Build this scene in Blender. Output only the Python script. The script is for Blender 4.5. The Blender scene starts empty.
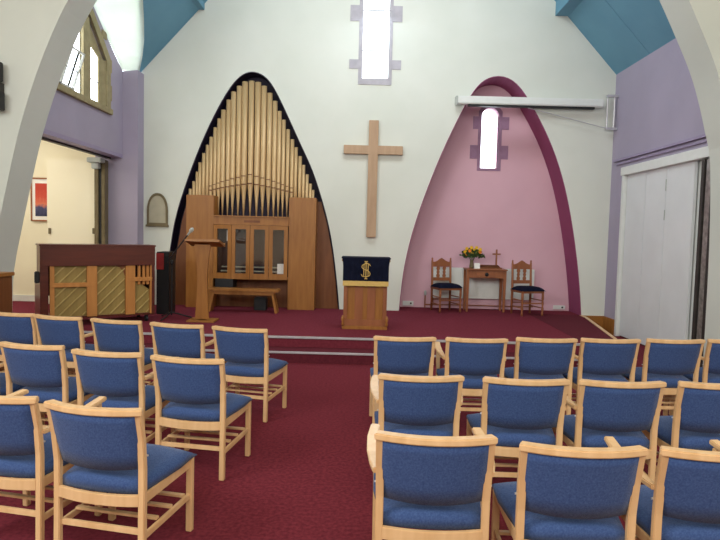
import bpy, bmesh, math, random
from mathutils import Vector, Matrix
random.seed(7)
S = bpy.context.scene
COL = S.collection
PI = math.pi
R = math.radians

# ------------------------------------------------------------------ camera
CAM_H, PITCH, ROLL, FPX = 1.65, R(3.53), R(1.45), 600.0
cd = bpy.data.cameras.new('camera'); cam = bpy.data.objects.new('camera', cd); COL.objects.link(cam)
cd.sensor_width = 36; cd.lens = 36 * FPX / 720; cd.clip_start = .05
cam.matrix_world = (Matrix.Translation((0, 0, CAM_H)) @ Matrix.Rotation(PI/2 - PITCH, 4, 'X') @ Matrix.Rotation(ROLL, 4, 'Z'))
S.camera = cam

# ------------------------------------------------------------------ world, lights, exposure
W = bpy.data.worlds.new('sky'); S.world = W; W.use_nodes = True
W.node_tree.nodes['Background'].inputs[0].default_value = (.86, .93, 1, 1)
W.node_tree.nodes['Background'].inputs[1].default_value = 6.0
def area(name, loc, target, sx, sy, power, color=(1, 1, 1)):
    l = bpy.data.lights.new(name, 'AREA'); l.shape = 'RECTANGLE'; l.size = sx; l.size_y = sy
    l.energy = power; l.color = color
    o = bpy.data.objects.new(name, l); COL.objects.link(o); o.location = loc
    o.rotation_euler = (Vector(target) - Vector(loc)).to_track_quat('-Z', 'Y').to_euler()
    return o
area('nave_left_fill_light', (-4.9, 0.6, 3.8), (1.5, 4.2, .6), 3.5, 2.0, 290, (.97, 1, 1))  # unseen lamp added to brighten the chairs; side daylight is assumed
area('nave_right_fill_light', (4.9, 0.8, 3.8), (-1.0, 4.5, .6), 3.5, 2.0, 90, (.97, 1, 1))  # added lamp for assumed daylight from the right; no window in this wall
area('nave_rear_fill_light', (0.3, -2.4, 4.6), (0, 6, 1.2), 5.0, 3.0, 265, (1, .99, .95))  # unseen area lamp standing in for rear daylight; wall has no opening
area('chancel_tall_window_light', (0.18, 10.6, 5.6), (0.3, 4.5, 1.0), .5, 2.2, 40, (.72, .86, 1))
area('chancel_fill_light', (0.25, 7.75, 6.6), (0.35, 10.6, 2.2), 3.2, 1.2, 105, (.93, .98, 1))  # unseen fill added to brighten the back wall; roof has no window
area('dormer_window_light', (-4.4, 8.9, 4.2), (1.5, 9.2, 1.5), 1.2, 1.0, 5, (.97, 1, 1))
area('side_hall_light', (-6.1, 8.9, 3.4), (-6.0, 9.3, 0), 1.4, 1.6, 42, (1, .95, .86))
S.view_settings.view_transform = 'Standard'; S.view_settings.look = 'None'
S.view_settings.gamma = 1; S.view_settings.use_curve_mapping = False
S.view_settings.exposure = 0.0

# ------------------------------------------------------------------ measuring helpers (photo point -> place in the room)
def ray(px, py):
    x = (px-360)/FPX; y = -(py-270)/FPX; c, s = math.cos(ROLL), math.sin(ROLL)
    xt = c*x - s*y; yt = s*x + c*y
    return Vector((xt, math.cos(PITCH) + yt*math.sin(PITCH), -math.sin(PITCH) + yt*math.cos(PITCH)))
def atY(px, py, Y): d = ray(px, py); t = Y/d.y; return Vector((d.x*t, Y, CAM_H + d.z*t))
def atX(px, py, X): d = ray(px, py); t = X/d.x; return Vector((X, d.y*t, CAM_H + d.z*t))
def atZ(px, py, Z): d = ray(px, py); t = (Z-CAM_H)/d.z; return Vector((d.x*t, d.y*t, Z))

# ------------------------------------------------------------------ materials
def lin(r, g, b):
    f = lambda v: (v/255/12.92) if v/255 <= .04045 else ((v/255+.055)/1.055)**2.4
    return (f(r), f(g), f(b), 1)
def mat(name, c1, c2=None, scale=8, stretch=(1, 1, 1), rough=.6, bump=0, bscale=60, detail=4, spec=.4, metal=0, sheen=0):
    m = bpy.data.materials.new(name); m.use_nodes = True; nt = m.node_tree; b = nt.nodes['Principled BSDF']
    b.inputs['Roughness'].default_value = rough; b.inputs['Metallic'].default_value = metal
    b.inputs['Specular IOR Level'].default_value = spec
    if sheen: b.inputs['Sheen Weight'].default_value = sheen; b.inputs['Sheen Roughness'].default_value = .4
    tc = nt.nodes.new('ShaderNodeTexCoord'); mp = nt.nodes.new('ShaderNodeMapping'); mp.inputs['Scale'].default_value = stretch
    nt.links.new(tc.outputs['Object'], mp.inputs[0])
    n = nt.nodes.new('ShaderNodeTexNoise'); n.inputs['Scale'].default_value = scale; n.inputs['Detail'].default_value = detail
    nt.links.new(mp.outputs[0], n.inputs['Vector'])
    r = nt.nodes.new('ShaderNodeValToRGB'); r.color_ramp.elements[0].color = c1; r.color_ramp.elements[1].color = c2 or c1
    r.color_ramp.elements[0].position = .32; r.color_ramp.elements[1].position = .68
    nt.links.new(n.outputs['Fac'], r.inputs[0]); nt.links.new(r.outputs[0], b.inputs['Base Color'])
    if bump:
        n2 = nt.nodes.new('ShaderNodeTexNoise'); n2.inputs['Scale'].default_value = bscale; n2.inputs['Detail'].default_value = 2
        nt.links.new(mp.outputs[0], n2.inputs['Vector'])
        bp = nt.nodes.new('ShaderNodeBump'); bp.inputs['Strength'].default_value = bump; bp.inputs['Distance'].default_value = .004
        nt.links.new(n2.outputs['Fac'], bp.inputs['Height']); nt.links.new(bp.outputs[0], b.inputs['Normal'])
    return m
def wood(name, a, b, rough=.4, s=3, stretch=(1, 1, .12)): return mat(name, lin(*a), lin(*b), scale=s*6, stretch=stretch, rough=rough, detail=6)
M = dict(
 plaster=mat('white plaster', lin(219, 223, 213), lin(226, 229, 220), scale=1.2, rough=.85, bump=.15, bscale=30),
 rib=mat('white rib paint', lin(208, 213, 205), lin(216, 220, 212), scale=1.2, rough=.8),
 cream=mat('cream paint', lin(240, 232, 205), lin(244, 237, 212), scale=1, rough=.85),
 purple=mat('lilac paint', lin(166, 158, 178), lin(173, 164, 185), scale=1.5, rough=.8, bump=.1, bscale=30),
 lilac_trim=mat('lilac trim', lin(154, 142, 172), lin(160, 148, 178), rough=.5),
 blue=mat('blue ceiling', lin(104, 156, 182), lin(112, 164, 188), scale=1.5, rough=.7),
 pink=mat('pink plaster', lin(218, 176, 190), lin(225, 183, 196), scale=1.2, rough=.85, bump=.1, bscale=30),
 mauve=mat('mauve paint', lin(142, 64, 104), lin(150, 70, 110), scale=2, rough=.7),
 navy=mat('navy paint', lin(34, 26, 50), lin(40, 30, 58), rough=.6),
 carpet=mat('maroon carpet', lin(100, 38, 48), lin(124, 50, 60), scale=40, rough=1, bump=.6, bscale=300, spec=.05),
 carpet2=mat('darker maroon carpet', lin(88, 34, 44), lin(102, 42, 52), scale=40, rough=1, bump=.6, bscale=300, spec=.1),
 carpet_dais=mat('dais carpet', lin(106, 42, 54), lin(124, 52, 64), scale=30, rough=1, bump=.5, bscale=250, spec=.05),
 beech=wood('beech', (214, 172, 122), (228, 190, 142), rough=.35),
 fabric=mat('blue wool fabric', lin(54, 74, 120), lin(72, 94, 138), scale=120, rough=.95, bump=.5, bscale=400, spec=.1, sheen=.18),
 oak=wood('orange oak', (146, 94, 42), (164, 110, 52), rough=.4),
 oakdark=wood('dark oak', (108, 62, 30), (124, 74, 38), rough=.45),  # darker brown oak for panels, cabinet and small parts
 oakred=wood('red oak', (142, 86, 54), (158, 98, 62), rough=.4),
 walnut=wood('dark walnut', (62, 40, 30), (80, 52, 38), rough=.5),
 palewood=wood('pale cross oak', (176, 144, 114), (190, 158, 128), rough=.5),
 mahog=wood('mahogany', (78, 34, 26), (96, 44, 32), rough=.3, stretch=(.12, 1, 1)),
 pianopine=wood('piano pine', (176, 116, 56), (192, 132, 68), rough=.5),
 sound=wood('soundboard spruce', (140, 118, 62), (156, 132, 74), rough=.55),
 rib_spruce=wood('spruce rib', (172, 148, 88), (186, 162, 102), rough=.4),
 pipe=mat('gold pipe', lin(208, 176, 128), lin(216, 186, 140), scale=4, stretch=(1, 1, .2), rough=.42, metal=.25, spec=.5),
 black=mat('black', lin(20, 20, 24), lin(26, 26, 30), rough=.5),
 dark=mat('dark metal', lin(52, 50, 48), lin(66, 62, 58), rough=.5, metal=.2),
 steel=mat('nosing aluminium', lin(196, 196, 200), lin(210, 210, 214), rough=.35, metal=.5),
 alum=mat('worn aluminium', lin(120, 118, 114), lin(165, 162, 156), scale=14, rough=.3, metal=.4),
 white=mat('white enamel', lin(226, 230, 226), lin(232, 235, 232), rough=.4),
 door=mat('white door panel', lin(222, 226, 228), lin(228, 232, 234), scale=2, rough=.45),
 grey=mat('grey enamel', lin(176, 182, 178), lin(186, 192, 188), rough=.5),
 stone=mat('olive stone', lin(150, 138, 104), lin(170, 156, 120), scale=10, rough=.8, bump=.3),
 lstone=mat('grey stone', lin(176, 172, 180), lin(190, 186, 194), scale=10, rough=.8),
 pstone=mat('plum stone', lin(150, 116, 142), lin(164, 128, 156), scale=10, rough=.8),
 navycloth=mat('navy velvet', lin(14, 18, 36), lin(20, 25, 46), scale=20, rough=.85, spec=.1),
 gold=mat('gold thread', lin(206, 172, 96), lin(222, 190, 116), scale=60, rough=.5, metal=.2),
 olive=mat('olive frame', lin(104, 92, 64), lin(118, 104, 76), rough=.5),
 parch=mat('parchment', lin(176, 170, 148), lin(186, 180, 158), rough=.7),
 leaf=mat('leaf green', lin(44, 66, 30), lin(70, 92, 44), scale=20, rough=.6),
 yellow=mat('yellow petal', lin(236, 184, 30), lin(246, 206, 60), scale=20, rough=.6),
 orange=mat('orange petal', lin(232, 130, 40), lin(240, 160, 60), scale=20, rough=.6),
 redcloth=mat('dark red', lin(130, 26, 30), lin(150, 34, 36), rough=.6),
 paper=mat('paper', lin(236, 234, 228), lin(242, 240, 236), rough=.7),
 keys=mat('ivory', lin(230, 224, 206), lin(236, 230, 214), rough=.3),
)
def glass_mat():
    m = bpy.data.materials.new('window glass'); m.use_nodes = True; nt = m.node_tree; nt.nodes.clear()
    o = nt.nodes.new('ShaderNodeOutputMaterial'); t = nt.nodes.new('ShaderNodeBsdfTransparent'); g = nt.nodes.new('ShaderNodeBsdfGlossy')
    x = nt.nodes.new('ShaderNodeMixShader'); x.inputs[0].default_value = .07; g.inputs['Roughness'].default_value = .05
    nt.links.new(t.outputs[0], x.inputs[1]); nt.links.new(g.outputs[0], x.inputs[2]); nt.links.new(x.outputs[0], o.inputs[0])
    return m
M['glass'] = glass_mat()
def art_mat():
    m = mat('red and blue abstract print', lin(200, 70, 50), lin(225, 110, 70), scale=5, rough=.4)
    nt = m.node_tree; b = nt.nodes['Principled BSDF']; tc = nt.nodes['Texture Coordinate']
    sp = nt.nodes.new('ShaderNodeSeparateXYZ'); nt.links.new(tc.outputs['Generated'], sp.inputs[0])
    n = nt.nodes.new('ShaderNodeTexNoise'); n.inputs['Scale'].default_value = 6; nt.links.new(tc.outputs['Generated'], n.inputs[0])
    a = nt.nodes.new('ShaderNodeMath'); a.operation = 'MULTIPLY_ADD'; a.inputs[1].default_value = .35
    nt.links.new(n.outputs['Fac'], a.inputs[0]); nt.links.new(sp.outputs['Z'], a.inputs[2])
    r = nt.nodes.new('ShaderNodeValToRGB'); e = r.color_ramp.elements
    e[0].position = .2; e[0].color = lin(40, 44, 80); e[1].position = 1; e[1].color = lin(190, 60, 45)
    for p, c in ((.42, (70, 70, 110)), (.55, (214, 120, 90)), (.75, (205, 80, 60))):
        k = e.new(p); k.color = lin(*c)
    nt.links.new(a.outputs[0], r.inputs[0]); nt.links.new(r.outputs[0], b.inputs['Base Color'])
    return m
M['art'] = art_mat()

# ------------------------------------------------------------------ geometry helpers
def box(bm, x0, x1, y0, y1, z0, z1, mx=None):
    vs = [Vector((x, y, z)) for x in (x0, x1) for y in (y0, y1) for z in (z0, z1)]
    if mx is not None: vs = [mx @ v for v in vs]
    v = [bm.verts.new(p) for p in vs]
    for f in ((0, 1, 3, 2), (4, 6, 7, 5), (0, 4, 5, 1), (2, 3, 7, 6), (0, 2, 6, 4), (1, 5, 7, 3)): bm.faces.new([v[i] for i in f])
def prism(bm, pts, off):
    off = Vector(off); a = [bm.verts.new(Vector(p)) for p in pts]; b = [bm.verts.new(Vector(p) + off) for p in pts]; n = len(pts)
    bm.faces.new(a); bm.faces.new(b[::-1])
    for i in range(n): bm.faces.new((a[i], b[i], b[(i+1) % n], a[(i+1) % n]))
def sweep(bm, path, w, t, side=None, ws=None):
    """rectangular bar swept along a path; w across (side vector), t the other way"""
    rings = []
    n = len(path); path = [Vector(p) for p in path]
    for i, p in enumerate(path):
        d = (path[min(i+1, n-1)] - path[max(i-1, 0)]).normalized()
        s = Vector(side) if side else d.cross(Vector((0, 0, 1)))
        s = (s - d*s.dot(d)).normalized(); u = d.cross(s).normalized()
        k = ws[i] if ws else 1
        rings.append([bm.verts.new(p + s*(a*w*k/2) + u*(b*t/2)) for a, b in ((-1, -1), (1, -1), (1, 1), (-1, 1))])
    for a, b in zip(rings, rings[1:]):
        for i in range(4): bm.faces.new((a[i], a[(i+1) % 4], b[(i+1) % 4], b[i]))
    bm.faces.new(rings[0][::-1]); bm.faces.new(rings[-1])
def tube(bm, path, r, seg=8):
    path = [Vector(p) for p in path]; n = len(path); rings = []
    rr = r if isinstance(r, (list, tuple)) else [r]*n
    for i, p in enumerate(path):
        d = (path[min(i+1, n-1)] - path[max(i-1, 0)]).normalized()
        s = d.cross(Vector((0, 0, 1))) if abs(d.z) < .95 else d.cross(Vector((0, 1, 0)))
        s.normalize(); u = d.cross(s).normalized()
        rings.append([bm.verts.new(p + (s*math.cos(2*PI*k/seg) + u*math.sin(2*PI*k/seg))*rr[i]) for k in range(seg)])
    for a, b in zip(rings, rings[1:]):
        for i in range(seg): bm.faces.new((a[i], a[(i+1) % seg], b[(i+1) % seg], b[i]))
    bm.faces.new(rings[0][::-1]); bm.faces.new(rings[-1])
def lathe(bm, prof, c=(0, 0, 0), seg=16):
    c = Vector(c); rings = [[bm.verts.new(c + Vector((max(r, 1e-4)*math.cos(2*PI*k/seg), max(r, 1e-4)*math.sin(2*PI*k/seg), z))) for k in range(seg)] for r, z in prof]
    for a, b in zip(rings, rings[1:]):
        for i in range(seg): bm.faces.new((a[i], a[(i+1) % seg], b[(i+1) % seg], b[i]))
    bm.faces.new(rings[0][::-1]); bm.faces.new(rings[-1])
def obj(name, bm, m, parent=None, bev=0, smooth=False, loc=None):
    bmesh.ops.recalc_face_normals(bm, faces=bm.faces)
    if bev: bmesh.ops.bevel(bm, geom=list(bm.edges), offset=bev, segments=2, affect='EDGES', clamp_overlap=True)
    me = bpy.data.meshes.new(name); bm.to_mesh(me); bm.free()
    me.materials.append(M[m] if isinstance(m, str) else m)
    if smooth:
        for p in me.polygons: p.use_smooth = True
    o = bpy.data.objects.new(name, me); COL.objects.link(o)
    if parent: o.parent = parent
    if loc: o.location = loc
    return o
def thing(name, label, cat, loc=(0, 0, 0), rz=0, group=None):
    o = bpy.data.objects.new(name, None); COL.objects.link(o); o.empty_display_size = .1
    o.location = loc; o.rotation_euler = (0, 0, rz); return tag(o, label, cat, group)
def tag(o, label, cat, group=None):
    o['label'] = label; o['category'] = cat
    if group: o['group'] = group
    return o
def st(o, label=None):
    o['kind'] = 'structure'
    if label: o['label'] = label
    return o
def NB(): return bmesh.new()
def bx(name, x0, x1, y0, y1, z0, z1, m, parent=None, bev=0):
    b = NB(); box(b, x0, x1, y0, y1, z0, z1); return obj(name, b, m, parent, bev)
def plate(name, outer, holes, t, mx, m, parent=None):
    """filled 2D outline with holes, thickness t along local +z, placed by matrix mx"""
    cu = bpy.data.curves.new(name, 'CURVE'); cu.dimensions = '2D'; cu.fill_mode = 'BOTH'; cu.extrude = t/2
    for poly in [outer] + holes:
        sp = cu.splines.new('POLY'); sp.points.add(len(poly)-1); sp.use_cyclic_u = True
        for i, p in enumerate(poly): sp.points[i].co = (p[0], p[1], 0, 1)
    tmp = bpy.data.objects.new(name, cu); COL.objects.link(tmp)
    bpy.context.view_layer.update()
    me = bpy.data.meshes.new_from_object(tmp.evaluated_get(bpy.context.evaluated_depsgraph_get()))
    bpy.data.objects.remove(tmp); bpy.data.curves.remove(cu)
    me.transform(mx @ Matrix.Translation((0, 0, t/2))); me.name = name
    me.materials.clear(); me.materials.append(M[m])
    for p in me.polygons: p.use_smooth = False; p.material_index = 0
    b = NB(); b.from_mesh(me); bmesh.ops.remove_doubles(b, verts=b.verts, dist=1e-5); bmesh.ops.recalc_face_normals(b, faces=b.faces); b.to_mesh(me); b.free()
    o = bpy.data.objects.new(name, me); COL.objects.link(o)
    if parent: o.parent = parent
    return o
def XZ(Y):   # local (x,y,z)->(X, Z, away from the camera): plate from Y to Y+t
    return Matrix(((1, 0, 0, 0), (0, 0, 1, Y), (0, 1, 0, 0), (0, 0, 0, 1)))
def YZ(X, s=-1):  # local (x,y)->(Y,Z), thickness along s*X
    return Matrix(((0, 0, s, X), (1, 0, 0, 0), (0, 1, 0, 0), (0, 0, 0, 1)))
def smoothpoly(pts, n=4):
    """Catmull-Rom through an open list of 2D points"""
    P = [Vector(p) for p in pts]; P = [2*P[0]-P[1]] + P + [2*P[-1]-P[-2]]; out = []
    for i in range(1, len(P)-2):
        for k in range(n):
            t = k/n; a, b, c, d = P[i-1], P[i], P[i+1], P[i+2]
            out.append(.5*((2*b) + (-a+c)*t + (2*a-5*b+4*c-d)*t*t + (-a+3*b-3*c+d)*t**3))
    out.append(P[-2]); return [(v.x, v.y) for v in out]
def ribbon(name, pts, Y0, Y1, th, m):
    """lining of an arch: pts (x,z) open outline, thickness th outwards"""
    c = Vector((sum(p[0] for p in pts)/len(pts), .5)); b = NB(); rows = []
    n = len(pts)
    for i, p in enumerate(pts):
        d = Vector(pts[min(i+1, n-1)]) - Vector(pts[max(i-1, 0)]); nn = Vector((-d.y, d.x)).normalized()
        q = Vector(p)
        if (q + nn*.01 - c).length < (q - c).length: nn = -nn
        o = q + nn*th
        rows.append([b.verts.new((q.x, Y0, q.y)), b.verts.new((q.x, Y1, q.y)), b.verts.new((o.x, Y1, o.y)), b.verts.new((o.x, Y0, o.y))])
    for r, s in zip(rows, rows[1:]):
        for k in range(4): b.faces.new((r[k], r[(k+1) % 4], s[(k+1) % 4], s[k]))
    b.faces.new(rows[0]); b.faces.new(rows[-1][::-1])
    return obj(name, b, m)
def offset(pts, th):
    n = len(pts); c = Vector((sum(p[0] for p in pts)/n, .5)); out = []
    for i, p in enumerate(pts):
        d = Vector(pts[min(i+1, n-1)]) - Vector(pts[max(i-1, 0)]); nn = Vector((-d.y, d.x)).normalized(); q = Vector(p)
        if (q + nn*.01 - c).length < (q - c).length: nn = -nn
        q = q + nn*th; out.append((q.x, q.y))
    return out

# ================================================================== THE ROOM
YB = 10.75; ZP = .27; XL, XR = -3.90, 4.42
# floors
st(bx('floor', -5.3, 5.3, -3, 10.8, -.1, 0, 'carpet'))
b = NB(); prism(b, [(-7.2, 7.80, 0), (3.46, 7.80, 0), (3.57, 8.35, 0), (3.96, 10.4, 0), (4.0, 11.4, 0), (-7.2, 11.4, 0)], (0, 0, ZP))
st(obj('floor_dais', b, 'carpet_dais'), 'raised maroon carpeted dais')
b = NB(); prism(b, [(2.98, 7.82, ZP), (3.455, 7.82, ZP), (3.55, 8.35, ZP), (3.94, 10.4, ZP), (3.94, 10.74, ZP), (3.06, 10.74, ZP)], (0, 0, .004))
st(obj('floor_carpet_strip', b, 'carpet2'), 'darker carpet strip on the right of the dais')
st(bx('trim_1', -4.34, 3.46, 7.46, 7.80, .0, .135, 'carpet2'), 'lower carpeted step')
st(bx('trim_2', -4.34, 3.46, 7.44, 7.475, .118, .142, 'steel', bev=.004), 'lower metal step nosing')
st(bx('trim_3', -4.34, 3.46, 7.775, 7.815, .250, .277, 'steel', bev=.004), 'upper metal step nosing')
b = NB(); sweep(b, [(3.47, 7.82, .265), (3.58, 8.35, .265), (3.97, 10.4, .265), (3.99, 10.72, .265)], .05, .03, side=(1, 0, 0))
st(obj('trim_4', b, 'beech'), 'pale wooden edge strip of the dais')
st(bx('trim_11', 4.385, 4.43, 10.28, 10.70, 0, ZP, 'oak'), 'oak board low on the right wall')
st(bx('trim_5', 4.0, 4.42, 10.70, 10.75, 0, ZP, 'oak'), 'oak board under the wall right of the dais')

# --- back wall with the two parabolic arches and the tall window
OR_PX = [(163.5, 313), (164.5, 300), (166, 287), (168.5, 265), (171, 247), (175, 220), (182.5, 195), (185, 185), (197.5, 152.5), (210, 125), (222.5, 100), (235, 81), (243, 75), (251, 71.5), (261, 74), (270, 81),
         (280, 100), (292.5, 127.5), (302.5, 150), (312.5, 170), (320, 195), (327.5, 220), (332.5, 247.5), (336, 277.5), (338, 300), (339, 314)]
OR_PX = [p for p in OR_PX if p != (185, 185)]
org = smoothpoly([(atY(*p, YB).x, atY(*p, YB).z) for p in OR_PX], 3)
NI_PX = [(399, 316), (400, 305), (402.5, 282), (406, 258), (416, 220), (431.4, 179.4), (445, 146), (463, 110), (474, 90.6), (484, 79.8), (498, 75.3), (513, 79.4), (524.4, 93.3), (538, 117), (552, 146), (562, 177),
         (570, 212), (577, 262), (580, 300), (580.5, 320)]
nic = smoothpoly([(atY(*p, YB).x, atY(*p, YB).z) for p in NI_PX], 3)
def relax(P, n=6):
    for _ in range(n): P = [P[0]] + [((a[0]+2*b_[0]+c[0])/4, (a[1]+2*b_[1]+c[1])/4) for a, b_, c in zip(P, P[1:], P[2:])] + [P[-1]]
    return P
org = relax(org); nic = relax(nic)
def close(pts): return [(pts[0][0], .05)] + pts + [(pts[-1][0], .05)]
WX = .18
def lancet(cx, w, z0, z1, n=8):
    r = w/2; sp = z1 - w*.9; pts = [(cx-r, z0), (cx+r, z0)]
    for k in range(n+1):
        t = k/n; pts.append((cx + r*(1-t)**.0*math.cos(t*PI/2)**1.0, sp + (z1-sp)*math.sin(t*PI/2)))
    for k in range(1, n+1):
        t = 1-k/n; pts.append((cx - r*math.cos(t*PI/2), sp + (z1-sp)*math.sin(t*PI/2)))
    return pts
win1 = lancet(WX, .46, 4.37, 6.6)
wl = [(-4.62, 0), (4.62, 0), (4.62, 4.8), (.25, 9.4), (-4.62, 4.6)]
st(plate('wall_back', [(-4.34, 0), (4.70, 0), (4.70, 4.5), (.25, 9.35), (-4.34, 4.30)], [close(offset(org, .012)), close(offset(nic, .012)), win1], .30, XZ(YB), 'plaster'), 'white gable wall with two tall arches')
st(ribbon('wall_organ_recess', org, YB-.006, 11.08, .012, 'navy'), 'navy painted lining of the organ arch')
st(bx('wall_organ_back', -3.7, -.2, 11.08, 11.12, 0, 4.7, 'navy'), 'navy painted back of the organ recess')
st(ribbon('wall_niche_reveal', nic, YB-.006, 11.36, .012, 'mauve'), 'mauve reveal of the pink niche')
NY = 11.35
a, c = atY(480, 168, NY), atY(499.5, 108, NY)
nw_x0, nw_x1, nw_z0, nw_z1 = a.x, c.x, a.z, c.z
def roundhead(x0, x1, z0, z1, n=12):
    r = (x1-x0)/2; cx = (x0+x1)/2
    return [(x0, z0), (x1, z0)] + [(cx + r*math.cos(PI*k/n), z1 - r + r*math.sin(PI*k/n)) for k in range(n+1)]
nwin = roundhead(nw_x0, nw_x1, nw_z0, nw_z1)
st(plate('wall_niche', [(.4, 0), (4.4, 0), (4.4, 4.8), (.4, 4.8)], [nwin], .20, XZ(NY), 'pink'), 'pink plaster back of the niche')
# window surrounds
def surround(name, hole, x0, x1, z0, z1, quoins, Y, m, th=.012, label=None):
    out = [(x0, z0), (x1, z0), (x1, z1-.12), (x1-(x1-x0)*.2, z1), (x0+(x1-x0)*.2, z1), (x0, z1-.12)]
    o = plate(name, out, [hole], th+.08, XZ(Y-th), m)
    bm = NB(); bm.from_mesh(o.data)
    for (qx0, qx1, qz0, qz1) in quoins: box(bm, qx0, qx1, Y-th, Y+.05, qz0, qz1)
    bm.to_mesh(o.data); bm.free(); return st(o, label)
w1 = surround('window_1', win1, WX-.30, WX+.29, 4.26, 6.9,
   [(WX-.46, WX-.298, 4.53, 4.69), (WX+.288, WX+.45, 4.53, 4.69), (WX-.46, WX-.298, 5.35, 5.62), (WX+.288, WX+.45, 5.35, 5.62)], YB, 'lstone', label='tall bright lancet window high on the gable')
plate('window_pane', lancet(WX, .50, 4.34, 6.62), [], .01, XZ(YB+.2), 'glass', w1)
b = NB(); box(b, WX-.24, WX+.24, YB+.18, YB+.20, 4.9, 4.915); box(b, WX-.24, WX+.24, YB+.18, YB+.20, 5.6, 5.615); obj('glazing_bar', b, 'dark', w1)
q0, q1 = atY(471, 170, NY), atY(510, 108, NY)
w2 = surround('window_2', nwin, nw_x0-.06, nw_x1+.06, nw_z0-.05, nw_z1+.05,
   [(nw_x0-.20, nw_x0-.058, nw_z0+.17, nw_z0+.42), (nw_x1+.058, nw_x1+.19, nw_z0+.17, nw_z0+.42),
    (nw_x0-.16, nw_x0-.058, nw_z0+.72, nw_z0+.95), (nw_x1+.058, nw_x1+.19, nw_z0+.72, nw_z0+.95)], NY, 'pstone', label='small bright round-headed window in the pink niche')
plate('window_pane', roundhead(nw_x0-.01, nw_x1+.01, nw_z0-.01, nw_z1+.01), [], .01, XZ(NY+.12), 'glass', w2)

# --- right side wall with sliding doors
st(plate('wall_right', [(7.4, 0), (7.5, 0), (7.5, 2.86), (10.22, 2.86), (10.22, 0), (10.75, 0), (10.75, 4.6), (7.4, 4.6)], [], .20, YZ(XR, 1), 'purple'), 'lilac right side wall')
st(bx('trim_6', XR-.05, XR+.02, 7.66, 10.60, 2.99, 3.03, 'lilac_trim'), 'upper lilac moulding over the folding doors')
st(bx('trim_7', XR-.03, XR+.02, 7.66, 10.52, 2.93, 2.96, 'lilac_trim'), 'lower lilac moulding over the folding doors')
dr = st(bx('door_1', XR-.03, XR+.06, 7.52, 10.30, 2.73, 2.87, 'white', bev=.006), 'white folding partition door')
bx('door_frame', XR-.02, XR+.05, 10.18, 10.26, 0, 2.73, 'white', dr, bev=.004)
yy = [10.17, 9.50, 8.86, 8.12]
for k in range(3):
    o = bx('door_panel', XR+.035, XR+.08, yy[k+1]+.004, yy[k]-.004, .02, 2.73, 'door', dr, bev=.003)
    if k == 1: 
        bx('hinge', XR+.026, XR+.036, yy[k+1]-.008, yy[k+1]+.008, 2.38, 2.55, 'grey', o); bx('hinge', XR+.026, XR+.036, yy[k+1]-.008, yy[k+1]+.008, 1.95, 2.1, 'grey', o)
ye = [atX(px, 300, XR).y for px in (694, 697.6, 704, 710)]
for y0, y1 in ((ye[1], ye[0]), (ye[3], ye[2])): b = NB(); box(b, XR-.01, XR+.08, y0, y1, .0, 2.72); obj('folded_edge_strip', b, 'dark', dr, bev=.008)
b = NB(); box(b, XR+.005, XR+.08, ye[2]+.004, ye[1]-.004, .0, 2.72); obj('metal_channel', b, 'alum', dr, bev=.012)
bx('door_backing', XR+.1, XR+.14, 7.6, 10.3, 0, 2.86, 'white', dr)

# --- left side: pier, lintel wall with stone window, dormer cheek, doorway into side hall
st(plate('wall_pier', [(-4.62, 0), (-3.89, 0), (-3.89, 4.34), (-4.15, 4.31), (-4.43, 4.31), (-4.43, 2.9), (-4.62, 2.9)], [], .29, XZ(10.46), 'purple'), 'lilac pier beside the gable wall')
WI = [(8.02, 3.56), (9.78, 3.56), (9.78, 4.30), (9.2, 4.80), (8.9, 4.86), (8.6, 4.80), (8.02, 4.30)]
WO = [(7.90, 3.50), (9.93, 3.50), (9.93, 4.36), (9.28, 4.92), (8.9, 4.98), (8.52, 4.92), (7.90, 4.36)]
lw = st(plate('wall_left', [(7.5, 2.90), (10.46, 2.90), (10.46, 4.31), (9.86, 4.66), (9.39, 4.96), (8.9, 5.2), (7.5, 5.4)], [WI], .055, YZ(-4.15, -1), 'purple'), 'lilac left wall above the side doorway')
st(bx('wall_left_base', -4.43, -4.207, 7.5, 10.46, 2.90, 3.44, 'purple'), 'thick lower part of the wall above the side doorway')
st(bx('trim_8', -4.40, -4.15, 7.5, 10.46, 2.84, 2.90, 'lilac_trim'), 'lilac soffit over the side doorway')
w3 = st(plate('window_3', WO, [WI], .06, YZ(-4.13, -1), 'stone'), 'stone mullioned window high in the left wall')
b = NB(); box(b, -4.25, -4.10, 7.88, 9.95, 3.47, 3.56)
for y0, y1, z0, z1 in ((9.93, 9.99, 3.7, 3.95), (9.93, 9.99, 4.15, 4.36), (9.62, 9.80, 4.62, 4.74)): box(b, -4.18, -4.135, y0, y1, z0, z1)
obj('sill', b, 'stone', w3, bev=.006)
ma, mb, mc_ = atX(81, 80, -4.19).y, atX(90.8, 80, -4.19).y, atX(98.6, 80, -4.19).y
zl, zh = atX(98.6, 57.5, -4.19).z, atX(90.8, 45, -4.19).z
plate('stone_tracery', [(8.03, 3.57), (9.775, 3.57), (9.775, 4.295), (9.195, 4.79), (8.9, 4.85), (8.605, 4.79), (8.03, 4.295)],
   [[(8.12, 3.60), (ma, 3.60), (ma, 4.62), (8.62, 4.62), (8.12, 4.25)], [(mb, 3.60), (mc_, 3.60), (mc_, zl), (mb, zh)]], .02, YZ(-4.19, -1), 'stone', w3)
b = NB(); prism(b, [(-4.15, 9.774, 3.56), (-4.15, 9.774, 4.29), (-4.19, mc_+.01, zl), (-4.19, mc_+.01, 3.56)], (0, .006, .0)); prism(b, [(-4.15, ma, 3.57), (-4.20, ma-.0, 3.57), (-4.20, mb, 3.57), (-4.15, (ma+mb)/2+.03, 3.57), (-4.15, (ma+mb)/2-.03, 3.57)], (0, 0, 1.2))
obj('mullion', b, 'stone', w3)
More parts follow.
